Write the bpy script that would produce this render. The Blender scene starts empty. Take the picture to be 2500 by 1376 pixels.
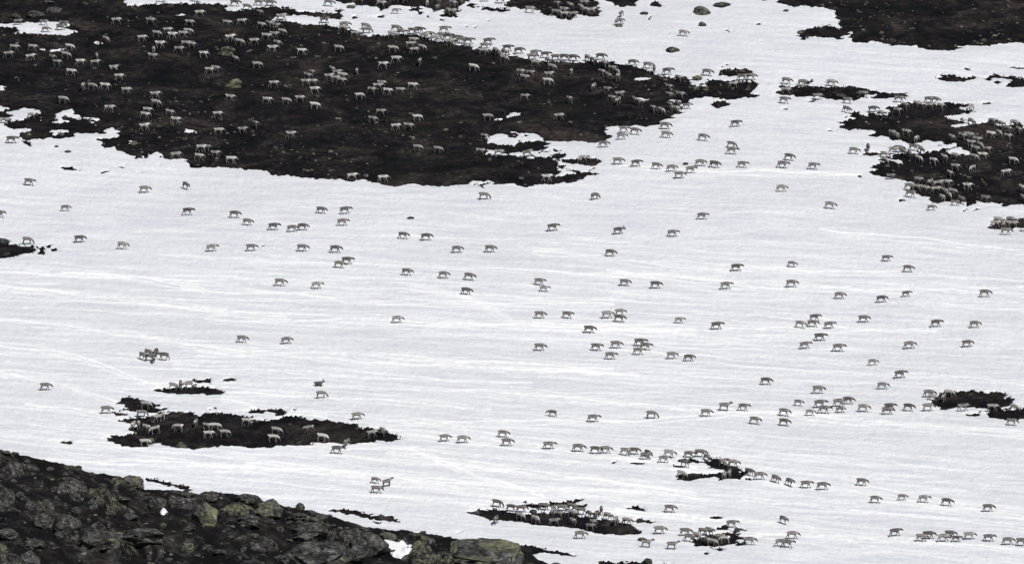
import bpy, math, random
import numpy as np
from mathutils import Vector, Matrix

sc = bpy.context.scene
COL = sc.collection
# ---------------------------------------------------------------- camera, sky, sun, exposure
DIST, PITCH, SLOPE = 1500.0, math.radians(6.0), math.radians(10.0)
WIDTH_M, PW, PH = 130.0, 2500.0, 1376.0
K = WIDTH_M / PW / DIST
CAM = np.array([0.0, -DIST * math.cos(PITCH), DIST * math.sin(PITCH)])
cd = bpy.data.cameras.new("camera")
cam = bpy.data.objects.new("camera", cd)
COL.objects.link(cam)
cam.location = CAM
cam.rotation_euler = (math.pi / 2 - PITCH, 0, 0)
cd.sensor_width = 36.0
cd.lens = 36.0 * DIST / WIDTH_M
cd.clip_start, cd.clip_end = 10.0, 6000.0
sc.camera = cam

SUN_EL, SUN_AZ = math.radians(50.0), math.radians(150.0)   # azimuth clockwise from +Y: behind the camera, to its right
sun_dir = Vector((math.sin(SUN_AZ) * math.cos(SUN_EL), math.cos(SUN_AZ) * math.cos(SUN_EL), math.sin(SUN_EL)))
ld = bpy.data.lights.new("sun", 'SUN')
ld.energy, ld.angle, ld.color = 4.2, math.radians(0.5), (1.0, 0.965, 0.92)
sun = bpy.data.objects.new("sun", ld)
COL.objects.link(sun)
sun.rotation_euler = sun_dir.to_track_quat('Z', 'Y').to_euler()
world = bpy.data.worlds.new("World")
sc.world = world
world.use_nodes = True
wn = world.node_tree
sky = wn.nodes.new("ShaderNodeTexSky")
sky.sky_type = 'NISHITA'
sky.sun_disc = False
sky.sun_elevation, sky.sun_rotation = SUN_EL, SUN_AZ
bg = wn.nodes["Background"]
wn.links.new(sky.outputs[0], bg.inputs[0])
bg.inputs[1].default_value = 0.05
vs = sc.view_settings
vs.view_transform, vs.look, vs.exposure, vs.gamma = 'Standard', 'None', -0.03, 1.0

rng = np.random.default_rng(7)
random.seed(7)
# ---------------------------------------------------------------- survey of the photographed slope
# Every spot below is a point of the 2500 x 1376 photograph; view_point() turns it into a place on the terrain.
PATCHES = """
0 -20 310 -20 310 16 345 13 400 9 470 7 500 10 520 13 540 12 550 10 558 18 560 26 590 25 612 22 640 19 660 19 700 18 720 22 740 31 780 30 820 32 830 40 843 47 810 43 760 37 720 36 680 42 669 48 668 53 700 53 740 57 770 61 800 60 820 66 844 73 870 76 880 84 900 86 940 87 1000 87 1018 87 1045 96 1080 102 1110 112 1140 111 1170 120 1200 120 1250 132 1280 138 1310 148 1360 153 1400 152 1420 154 1470 151 1500 153 1520 158 1550 166 1580 170 1600 178 1616 182 1640 190 1670 190 1686 193 1686 200 1700 208 1720 208 1730 197 1750 194 1790 198 1830 199 1848 202 1848 212 1842 222 1850 232 1840 235 1800 240 1780 243 1760 240 1740 238 1710 236 1680 240 1665 245 1672 250 1650 262 1655 275 1640 287 1630 290 1616 295 1612 301 1580 306 1546 305 1540 308 1500 306 1482 307 1488 325 1486 345 1470 346 1436 345 1370 342 1340 343 1330 342 1320 336 1300 325 1260 320 1250 323 1220 324 1192 331 1178 348 1210 351 1240 355 1268 353 1280 347 1310 343 1330 344 1334 352 1320 363 1314 365 1290 367 1260 373 1240 376 1210 365 1188 367 1174 361 1180 375 1220 378 1280 383 1340 386 1358 393 1354 397 1358 411 1366 425 1372 445 1350 448 1320 446 1310 453 1292 457 1270 451 1240 447 1210 448 1200 441 1146 441 1140 450 1100 453 1060 452 1020 451 1000 446 980 448 960 453 940 446 910 441 880 437 860 443 840 441 830 436 800 435 760 435 730 431 700 426 676 428 652 423 656 413 630 414 610 415 586 410 560 407 530 405 500 407 480 408 456 401 440 387 420 387 392 384 396 377 390 368 360 374 320 379 290 369 278 358 248 359 254 353 248 339 270 334 288 335 292 327 286 317 278 310 258 312 252 325 242 323 220 325 184 323 172 335 150 339 120 333 80 341 48 335 46 325 64 320 94 315 70 311 26 313 20 299 6 291 -40 291 -40 -20
1338 381 1374 375 1380 378 1364 389 1344 385
1360 393 1380 387 1410 389 1420 383 1464 385 1450 389 1466 391 1446 403 1420 401 1390 397
1360 405 1390 403 1370 413
1374 413 1408 417 1406 421
1366 431 1390 423 1420 419 1468 423 1432 431 1434 437 1400 443 1372 445
1316 369 1340 370 1338 373 1320 372
1758 169 1774 167 1820 171 1834 180 1820 183 1790 184 1760 181 1744 185 1756 178 1768 173
1730 255 1754 246 1780 248 1782 255 1760 262
1660 248 1684 252 1666 253
818 -20 818 0 840 6 870 10 888 15 905 13 924 22 935 24 958 15 940 12 980 12 1000 14 1034 15 1058 24 1080 24 1082 36 1104 42 1124 39 1108 32 1128 28 1110 24 1120 14 1144 4 1160 4 1164 0 1164 -20
1164 18 1226 21 1244 27 1220 28 1166 21
1236 -20 1236 0 1228 17 1250 19 1270 22 1284 19 1310 22 1330 34 1346 35 1366 46 1390 47 1410 43 1408 34 1426 34 1444 38 1458 36 1454 20 1456 0 1456 -20
1484 -20 1484 0 1500 11 1530 15 1548 15 1553 0 1553 -20
1572 12 1590 6 1614 13 1602 18
1850 -20 1858 2 1878 2 1885 -20
1900 -20 1902 6 1920 14 1936 16 1952 10 1970 17 2004 17 2040 30 2048 36 2042 52 2062 54 2054 70 2020 62 2000 66 1990 68 1960 72 1940 80 1966 86 2000 91 2056 94 2058 90 2084 76 2091 80 2076 96 2088 103 2120 101 2136 98 2170 109 2190 111 2220 109 2232 105 2240 113 2270 120 2310 124 2336 118 2338 109 2380 110 2420 110 2440 105 2540 102 2540 -20
2282 188 2292 180 2320 183 2360 188 2374 184 2396 187 2370 192 2350 198 2320 200 2296 193
2416 186 2434 181 2466 186 2540 192 2540 216 2460 210 2476 200 2468 190
2468 165 2484 163 2540 164 2540 169 2484 168
1886 228 1910 216 1912 208 1950 210 2000 212 2030 213 2046 209 2080 210 2106 216 2120 221 2150 226 2180 226 2222 228 2200 233 2224 236 2180 238 2150 240 2130 240 2144 230 2112 226 2120 236 2100 242 2060 243 2020 240 2000 232 1980 233 1940 230 1910 229
1968 197 1978 196 1990 204 1980 207
2006 197 2038 199 2020 201
1978 245 2005 244 1990 248
2178 266 2210 252 2240 248 2260 254 2290 254 2320 252 2380 255 2344 260 2350 268 2372 266 2380 276 2340 279 2312 282 2320 292 2356 296 2328 302 2340 314 2360 308 2366 300 2410 300 2414 290 2434 288 2440 298 2460 310 2470 300 2480 298 2500 312 2540 318 2540 498 2480 498 2420 492 2400 494 2386 490 2360 503 2348 504 2356 492 2330 488 2290 496 2286 486 2260 480 2236 474 2216 464 2216 454 2228 446 2256 444 2220 442 2200 440 2170 432 2140 428 2122 418 2154 411 2124 402 2150 394 2154 380 2170 382 2176 396 2190 400 2210 390 2176 386 2176 376 2200 376 2250 374 2290 368 2340 358 2320 350 2296 354 2308 342 2280 341 2250 346 2236 350 2216 346 2200 342 2170 340 2150 328 2130 334 2114 329 2136 318 2100 312 2070 316 2034 308 2076 304 2032 296 2070 294 2100 286 2058 285 2084 280 2120 282 2124 276 2140 278 2176 282 2176 273 2156 270 2180 270
2100 378 2112 372 2136 372 2136 378
2192 490 2212 484 2230 490
2420 548 2424 536 2440 534 2456 544 2460 530 2480 534 2540 534 2540 562 2480 554 2450 560 2426 558
2486 564 2540 562 2540 572
-40 578 0 580 14 584 20 594 30 597 52 598 76 597 88 606 86 614 50 623 20 626 0 629 -40 632
383 951 395 947 430 948 470 940 500 943 530 947 545 957 535 962 500 961 460 959 420 957
282 981 300 976 302 970 312 968 340 972 364 976 372 984 392 988 376 992 384 998 412 996 412 1001 390 1004 356 1005 320 1000 292 998 316 992 306 987
268 1004 300 1004 322 1010 300 1012 274 1010
280 1027 294 1022 340 1018 360 1017 400 1008 430 1004 478 1005 468 1010 500 1014 506 1007 530 1006 550 1010 590 1012 616 1015 596 1022 620 1025 690 1024 700 1017 734 1016 760 1022 796 1024 820 1031 870 1036 890 1044 920 1046 950 1055 964 1064 990 1068 960 1073 912 1074 912 1080 884 1077 856 1082 820 1078 766 1078 760 1084 734 1086 680 1083 676 1089 640 1088 620 1090 570 1086 530 1087 500 1090 480 1094 430 1090 384 1079 364 1088 340 1089 300 1087 294 1081 262 1071 290 1061 332 1055 310 1047 324 1040 330 1032 296 1028
610 1001 636 998 656 999 670 996 698 1001 696 1007 684 1015 658 1012 670 1009 656 1004 636 1006
152 1079 160 1076 172 1077 180 1076 180 1080 166 1083
1154 1253 1160 1242 1234 1241 1240 1247 1260 1251 1290 1253 1312 1249 1350 1249 1380 1249 1400 1255 1430 1261 1500 1269 1520 1269 1540 1279 1556 1285 1546 1287 1566 1300 1530 1302 1500 1301 1460 1299 1420 1293 1380 1283 1320 1279 1286 1273 1250 1271 1190 1266
1278 1233 1290 1228 1320 1230 1350 1225 1390 1227 1380 1222 1396 1221 1398 1216 1422 1217 1412 1222 1396 1226 1434 1233 1432 1239 1400 1235 1360 1231 1320 1238
1644 1124 1670 1120 1700 1120 1724 1124 1736 1124 1748 1121 1734 1116 1764 1117 1790 1122 1770 1125 1778 1134 1800 1144 1786 1148 1770 1144 1730 1136 1726 1129 1700 1128 1670 1128
1636 1132 1670 1136 1666 1139 1640 1137
1648 1164 1676 1155 1720 1154 1750 1158 1754 1152 1786 1150 1820 1151 1824 1158 1804 1166 1780 1166 1768 1170 1760 1164 1730 1162 1690 1170 1656 1168
1808 1168 1840 1166 1838 1172
1530 1129 1566 1128 1570 1132 1550 1133
1692 1327 1700 1317 1730 1311 1750 1301 1770 1295 1790 1297 1812 1301 1796 1303 1820 1311 1810 1315 1790 1313 1776 1317 1794 1323 1776 1330 1740 1331 1704 1330
1552 1265 1568 1265 1590 1269 1612 1275 1590 1275 1566 1271
2268 984 2284 978 2284 964 2300 958 2330 955 2366 954 2376 951 2396 956 2420 956 2464 960 2448 969 2488 972 2460 978 2480 982 2460 990 2442 998 2408 996 2406 992 2340 992 2304 999 2298 992
2412 1006 2410 996 2444 1000 2460 998 2540 996 2540 1022 2460 1022 2422 1015
1456 1369 1500 1367 1560 1369 1640 1377 1640 1396 1460 1396
1262 1329 1320 1335 1360 1344 1396 1353 1392 1357 1350 1349 1325 1347 1302 1346 1296 1352 1262 1352
346 1167 375 1167 410 1172 450 1182 478 1190 482 1194 470 1193 430 1185 390 1176 360 1171
772 1239 810 1243 850 1244 875 1248 900 1256 940 1257 965 1264 984 1275 950 1269 900 1262 860 1255 820 1248
"""
ISLANDS = """
-40 56 0 59 24 57 100 53 140 53 156 52 168 60 160 70 196 76 192 80 176 79 180 86 140 85 100 84 60 82 26 79 56 74 26 68 0 66 -40 66
212 102 246 100 248 105 220 106
94 115 112 120 156 117 174 120 140 124 112 122 96 121
422 37 434 31 460 36 440 38
-40 208 0 208 12 210 18 218 14 222 0 218 -40 218
356 118 372 120 408 118 392 121 376 120
-40 258 0 258 18 262 18 268 0 272 -40 272
20 271 40 265 70 263 106 269 96 273 70 277 66 287 46 291 30 295 0 295 0 289 26 283
90 291 104 289 106 292 94 294
144 277 160 269 174 265 194 277 194 283 226 285 226 293 210 300 216 289 186 287 156 282 156 289 174 293 144 299 124 296 140 291 138 284
120 329 132 317 158 316 168 322 140 327
300 345 320 341 322 348 306 347
448 322 458 313 492 323 470 325
1546 193 1566 187 1594 189 1592 194 1560 197
1526 240 1542 237 1584 243 1580 250 1560 247
1628 243 1658 243 1640 252
1229 274 1270 275 1278 281 1254 287 1234 282
1206 291 1220 287 1234 290 1220 295
2302 370 2348 358 2360 364 2376 370 2366 380 2320 376
312 3 354 3 340 8 314 8
"""
# melt holes: centre x, y, width, height
HOLES = """
105 605 20 4;134 608 18 5;124 599 14 5;101 613 14 4;104 618 12 4;467 926 14 4;502 929 44 6;558 927 26 5;716 998 12 3;524 997 18 3
1280 1223 14 4;1239 1225 8 3;1766 1287 24 6;1755 1337 26 4;1818 1290 14 3;1722 1348 18 3;1743 1262 36 5;1556 1240 36 6;1806 1327 22 5
2380 1010 28 5;1160 449 14 4;1188 457 7 5;171 411 28 6;343 418 18 4;381 402 10 3;292 407 10 4;309 401 8 3;249 420 14 6;2376 169 16 5
2099 430 14 5;2020 1187 0 0;18 925 14 3;1503 1126 14 3;1304 380 12 4;1250 329 30 7;1288 330 10 4;1274 342 10 3;1350 367 8 4;1362 369 12 3
1446 412 8 2;1185 449 16 4;1040 1293 0 0;1122 1298 10 3;2424 190 10 4;2410 195 20 4;2440 200 18 5;2468 970 12 4;2340 1010 0 0;1766 1125 8 3
1585 44 8 6;1854 56 14 4;1772 76 14 4;1777 160 12 4;1920 266 16 4;2044 724 6 3;638 602 6 3;1111 553 6 3;1951 84 18 5;1960 91 14 5;914 1273 18 4
1020 22 24 6;1026 31 14 4;1051 41 8 5;1084 49 8 5;1195 51 8 4;1135 62 8 2;1155 66 10 3;1152 15 18 4;870 43 18 4;936 40 14 6;820 25 18 6;822 26 8 9
2030 297 0 0;2089 316 14 4;2035 318 14 4;2084 274 24 4;2098 278 18 4;2400 252 30 3;2358 289 12 4;2465 500 22 3;2360 514 12 3;2384 512 20 2
66 345 14 7;60 354 14 5;334 382 16 5;350 381 8 4;490 12 16 4;2310 180 0 0;1560 1300 0 0;1624 1164 0 0
"""
# reindeer: x y of the hooves + pose letters:
# r is implied; l left, f towards the viewer, a away, d down to the right, u up to the right, q down to the left; g grazing, h head up,
# p pale coat, k dark coat, n antlers, z lying, s small
DEER = """
285 62;367 62;462 66;488 43 p;410 85;420 97 p;383 92 g;460 87;447 94;348 104;390 119 p;374 131 a;371 149;437 132;467 120;454 119;497 143 p;291 198 p;278 172 z
255 221 p;225 221;203 221 f;309 232;379 243;380 262 g;267 276;155 254 g;173 187 p;196 162 p;233 164;236 148 f;140 164 d;127 152 d;160 145;76 150 p
22 144;35 127;80 127;170 125 p;258 107 d;155 70;107 64 s;112 81 s;45 63 s;148 76;394 9;477 7;574 18 k;604 28 k;632 17;660 18 k;634 42 d;688 53;554 67;591 64
638 73 d;656 70 d;674 75 d;689 88 d;669 95;650 100;563 103 p;584 113;621 112;676 117 d;665 130 p;737 136 p;827 128;960 130 g;968 156 p;936 170 p;573 155 d
629 169;511 182 p;525 178;669 216;761 188 d;750 196 d;747 212;763 211;769 230 p;810 180 d;805 198;818 203;824 188;834 196;833 208;871 183 f s
931 214;922 222;907 231 d;946 233 p;978 232;879 244 p;560 249;653 256 p;699 256;732 251;769 268 p;802 18;793 60 k;842 72 k;839 81;868 94;893 75 g;897 84 g
966 80;957 94;980 90 d;930 20;966 36 p s;878 10;948 8;980 8;1007 86 k;1023 84 k;1038 99;1048 95;1062 104;1076 98;1085 83;1094 101 k;1098 115;1114 105 k
1125 109;1144 111 k;1184 122;1193 112 k;1180 136;1210 136 d;1230 139 d;1239 128 k;1230 153 dg;1268 134 k;1010 110;1030 127 d;1012 133;1003 120;1025 160 f
1156 175 p;1008 221 p;1306 140;1300 149;1309 166;1332 144 k;1337 158;1347 174 d;1357 151 k;1379 151 k;1400 152 k;1435 153;1447 158;1467 149 k;1474 168 d;1494 178 d
1468 187 d;1484 196 d;1295 190;1280 201;1271 188;1341 193;1338 209 p;1395 185 a;1282 248 d;1390 253 p;1450 222 f;1483 230 d;1494 251;1043 18 a;1068 14;1068 29 f
1105 19;1124 12;1094 37 d;1104 40 d;1222 11;1183 6 s;1294 34 p;1360 22 d;1391 24 d;1427 18;1417 28;1358 42;1376 36;1380 46;1401 46;1430 36;1446 37
1517 43 f s;1513 63 u;1668 91 p;1545 163 k;1582 170;1597 178 f;1630 185 k;1610 199;1506 186 d;1509 198 f;1726 188;1812 199;1834 198;1791 217;1655 202
1633 224;1634 243;1660 243;1514 241;1509 257 f;1549 256;1560 262;1634 268;1654 264;1677 268 s;1594 276;1614 280;1648 277;1920 208;1919 231;1960 213;1914 255;1997 246
2030 213;2069 255;2066 277 d;2108 240;2132 277 k;2150 289;2195 252;2191 282;2210 270;2238 266;2268 254;2282 254 d;2268 270;2296 271 d;2372 274 q
2178 336 d;2188 341 d;2212 334;2238 349 f p;2422 308 d;2443 314 d;2370 308;2460 326;2476 312 d;2486 328;2439 336;2418 339 p;2460 344 p;2323 346;2348 344;2364 342
2370 360;2384 352 d;2392 366;2410 376;2378 374;2398 390 p;2378 394;2332 392;2304 396 p;2278 404 p;2242 398;2248 376;2230 370;2220 388 k;2206 382;2194 374;2182 378
2160 402;2158 388;2084 378;2119 371 f k;2474 402 p;2458 432 p;2374 422 f;2332 418 d;2318 434 p;2174 440 s;2243 450;2362 466 p;2312 458;2292 460;2272 456 f
2220 466;2238 468;2258 472;2286 474;2304 478;2326 478 d;2316 488;2300 493;2222 484;2346 498 d;2332 504 s;2406 496 d;2494 470 p;2497 493
2026 512 p;2274 516 s;2436 548;2430 557;2444 559 d;2468 548 d;2458 557;2473 558;2456 575;2164 640 s;2217 666;2050 732;2213 726 s k;2405 727
77 291 s;10 305;354 292 p;360 280;413 285;428 304 p;354 320 p;28 352 k;70 455;353 473;453 463 d;160 517 s;459 527 k;-3 533;431 390 p;492 373 p;486 393 p;503 371 d
532 290 p;535 331;593 328;623 314 d;710 339;909 303 d;930 285;968 320 p;996 319;526 386;565 401 p;861 441 p;936 446 p;573 534 k;784 523 k;843 524 k
1020 297 p;1192 296 g;1366 295;1182 344 d;1021 371;1070 375;1172 380;1219 383;1290 385;1424 398;1474 362;1336 445 p;1183 489 g;1454 489 u g k
1524 326;1550 331;1518 343;1624 318;1626 339;1716 346 n;1796 312 k;1786 363 g;1787 379;1509 404;1553 409 k;1602 415;1640 421;1659 438;1686 425;1710 408;1744 412 k
1812 412;1910 413;1926 394 k;1985 416;1908 470 p;1714 538;68 598 g;195 594 k;299 610 p;604 552;668 564 k;714 568;739 564 k;836 553;984 585 k;517 616 p
614 615;738 616;819 619 k;847 647 k;828 656;684 700;773 707 p;993 674;1041 589 k;1116 619;1197 618;1083 681;1145 686;1138 721 k;1350 566 k;1316 698;1328 714 p s
1318 779;1384 779;1483 779 p;1510 574 n k;1642 580;1798 664 k;1933 654 s;1525 700;1601 706 k;1772 708;1933 703;1490 628 k;1514 773
348 880 d;362 872 d;381 871 f k;399 881 l k;375 886 f;366 882;111 954;424 954 g;441 950 f;460 951 q;357 999 g;260 1011;786 973 g;778 943 z k n s;591 838;700 841;970 790 p;873 1026 p
1439 815 k;1318 858;1455 858;1490 879;1512 788 k;1658 791 p s;1750 806 k;1953 802 p;1984 800;1989 786 k;1504 852;1562 847 k;1575 856;1558 868;1640 878;1682 884 k;1966 853
1870 941 k;1998 962;1949 992 s;2153 740 k;2109 789;2025 804;2286 800 k;2380 802;2002 834 k;2047 860;2221 853;2362 849 k;2131 893 p s;2198 925 k;2155 952 p;2268 972;2276 981
2304 981 f;2318 971;2071 988 k;2048 994;2002 997;2012 1011;2052 1009 s;2108 1007 p;2172 1004 k;2167 1013;2218 1005 k;2266 1005;2352 1005;2424 1006;2476 1006 d;2470 1040;2104 1187;2009 1197
347 1020 g;399 1025 f p;385 1031 q p;326 1048 a p;338 1047 f p;357 1055 d p;378 1060 q p;433 1054 lg p;478 1041 f s;356 1090 p;505 1051 d p;527 1051 p;550 1067 g;510 1071 p;604 1040 p
675 1062 g;668 1080 p;755 1057 l;787 1078 g p;847 1090 f;823 1109 k;911 1069;933 1064 d;916 1181 d s;946 1189 u h;919 1205;1086 1079;1130 1083 p;1228 1069;1238 1090
1340 1098;1347 1018 l k s;1448 1032;1412 1104;1454 1109 k;1479 1108;1526 1113 p;1548 1111 k;1581 1117 d;1576 1123;1633 1118 p;1620 1131;1682 1119;1710 1117;1725 1126 d
1672 1141 d;1764 1139 dg;1790 1142;1829 1162 d k;1855 1172;1893 1179 d;1927 1187 d;1968 1193;1768 1171 f p;1781 1166 f;1663 1168 g;1592 1023 g;1724 1018;1769 1004 h;1815 1004
1842 1037;1914 1041 k;1914 1017;1978 1016 p s
1214 1239 g k;1248 1250 k;1273 1252;1270 1270;1307 1278 g;1328 1248;1354 1284;1352 1254 f;1372 1250;1364 1266 d;1396 1248 d;1398 1264 d;1398 1283;1416 1258 l
1438 1265;1457 1266 f;1468 1256 f;1484 1271;1442 1296 d;1448 1287 d;1211 1279 f;1417 1316;1503 1281 f;1531 1283 d;1611 1305;1579 1337 p h;1641 1342 h;1636 1252;1787 1289
1673 1309;1682 1323;1702 1320 g;1716 1308 d;1731 1308 d;1740 1333 dg;1755 1322 l;1768 1327 lg p;1830 1331;1726 1330 d;1906 1335 p;1922 1338;1935 1317 p;1912 1279 d
2137 1229;2203 1222 s;2255 1228 p;2311 1236 k;2413 1250 k;2186 1310 k;2250 1323 p;2268 1317 k;2304 1324 p;2320 1314 k;2335 1324 s k;2367 1318 p;2414 1323;2461 1331;2494 1334
"""
# boulders: x, y (centre), width, height, lichen 0..1
ROCKS_SLOPE = """
550 126 48 30 .8;569 204 40 28 1;1716 26 44 20 .7;1762 11 42 14 .5;1716 59 20 13 .4;1642 121 34 15 .5;1700 190 28 14 .7;1701 215 14 11 1;1722 216 16 13 1;1572 32 20 8 .2
1920 26 16 7 .3;1955 77 22 10 .7;774 234 18 8 .2;847 244 14 10 .1;857 17 22 8 .7;138 357 10 6 .4;166 369 18 8 .3;1674 399 15 7 .1;1003 531 18 7 .1;328 349 16 14 1
151 328 14 10 .9;69 327 14 9 .9;751 416 10 6 1;897 399 8 5 1;1268 298 14 7 1;1088 317 16 9 1;1393 298 12 6 .9;1418 329 9 7 1;1194 389 11 10 .9;1291 421 8 7 .9
440 1007 22 9 .2;372 1027 18 8 .1;406 1021 10 6 .1;366 1075 26 17 .8;442 1085 34 15 .5;732 1019 16 8 .4;707 1035 11 5 .6;871 1044 12 7 .5;730 1079 14 9 .6
8 589 30 17 .1;14 620 22 9 .3;1302 1247 20 13 .1;1164 1249 18 11 .3;1800 1292 16 14 .3;1569 1315 26 9 .6;1582 1367 24 17 .1;416 14 15 11 .5;324 20 12 6 .5
84 33 52 18 .3;130 26 40 16 .1;38 38 30 14 .2;208 8 16 9 .5;120 5 30 10 .2;2152 80 12 8 1;2108 73 13 8 .8;2054 233 26 8 .6;2180 98 20 10 .1;2402 98 14 10 .8;2460 4 16 8 .4
2268 112 10 6 .8;2333 112 11 7 .8;2461 15 9 6 .9;2379 101 10 6 .4;1512 63 18 6 .7;2362 322 18 10 .6;2384 328 12 10 .7;2326 450 11 7 .5;2226 417 12 7 .3;2180 416 10 8 .6
1203 154 14 8 .8;1060 140 16 9 .2;1757 227 10 8 .6;1489 1271 14 8 .6
"""
ROCKS_HILL = """
8 1222 62 64 .3;72 1232 30 26 .4;96 1236 34 30 .5;106 1270 46 44 .4;165 1278 64 48 .2;228 1315 64 46 .2;340 1312 110 46 .1;507 1256 74 66 .9;323 1176 54 34 .7;384 1226 42 38 .1
226 1228 36 36 .5;186 1246 28 24 .4;66 1362 62 48 .3;4 1352 20 38 .9;455 1336 36 28 .7;419 1318 20 12 .5;121 1143 18 10 .6;65 1125 18 12 .4;54 1132 9 6 .8;165 1140 20 14 .3
158 1155 16 12 .4;169 1152 9 10 .3;188 1142 24 15 .4;225 1157 18 15 .3;156 1168 14 10 .7;174 1177 9 8 1;127 1169 11 7 .9;50 1149 9 6 .9;204 1198 26 18 .4;262 1204 15 15 .6
136 1194 26 16 .2;322 1194 18 8 .3;200 1178 14 10 .2;190 1165 10 10 .2;50 1206 24 20 .4;356 1205 26 8 .1;458 1207 38 11 .5;518 1217 32 12 .3;397 1281 18 15 .7;217 1267 11 18 .5
143 1305 26 20 .5;22 1303 54 32 .1;86 1325 52 26 .2;257 1344 30 15 .1;482 1354 16 10 .5;410 1366 24 13 .3;652 1236 76 56 .7;600 1216 52 28 .2;733 1230 23 26 .2;725 1260 46 17 .2
706 1274 20 10 .4;752 1299 98 44 .5;812 1313 28 16 .3;890 1292 28 15 .3;812 1283 20 8 .3;831 1289 16 10 .7;563 1311 18 9 .6;584 1314 12 9 .8;594 1340 17 15 .4;608 1272 60 38 .1
765 1354 160 64 .1;905 1328 92 68 .2;945 1308 48 22 1;782 1262 36 20 .5;762 1252 22 15 .2;674 1338 12 8 .4;708 1317 16 8 .6;518 1218 30 10 .2;706 1239 14 8 .3;804 1253 16 7 .5
986 1290 26 8 .5;1022 1328 26 24 1;1041 1339 22 22 .8;1178 1311 42 18 .4;1235 1320 31 18 .4;1268 1329 16 7 .2;1032 1298 17 9 .3;1094 1299 18 7 .4;1148 1310 12 6 .2;1180 1352 190 56 .6
1068 1359 27 27 1;1096 1366 32 28 1;1015 1348 20 17 .7;1362 1368 36 17 .5;178 1135 12 8 .2;313 1163 9 8 .2;14 1103 28 9 .3;36 1107 20 8 .1;107 1116 8 5 .2
860 1352 60 30 .1;690 1362 46 22 .1;620 1308 30 16 .1;540 1345 34 18 .1;460 1290 30 14 .1;320 1260 36 18 .1;270 1250 26 16 .2;300 1220 40 14 .1;960 1345 20 10 .2;1130 1318 16 8 .2
"""
CREST = """-60 1096 0 1100 32 1101 67 1105 93 1115 130 1121 164 1131 205 1142 259 1150 302 1161 340 1176 354 1187 372 1186 410 1188 443 1193 486 1197 550 1198 600 1199 640 1212 676 1224 720 1235 748 1240 800 1252 850 1268 900 1278 960 1289 1000 1291 1040 1296 1090 1300 1130 1309 1158 1314 1202 1321 1252 1328 1280 1330 1296 1342 1314 1360 1346 1369 1384 1384 1500 1430 2600 1640"""
HILL_SNOW = """
935 1313 945 1317 975 1325 980 1314 986 1322 1000 1323 1010 1335 1003 1345 985 1363 960 1357 945 1340
388 1253 396 1242 402 1242 405 1247 411 1251 404 1253 400 1259
1028 1343 1034 1343 1034 1348 1028 1347
1058 1374 1074 1372 1074 1378 1058 1378
"""
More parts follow.
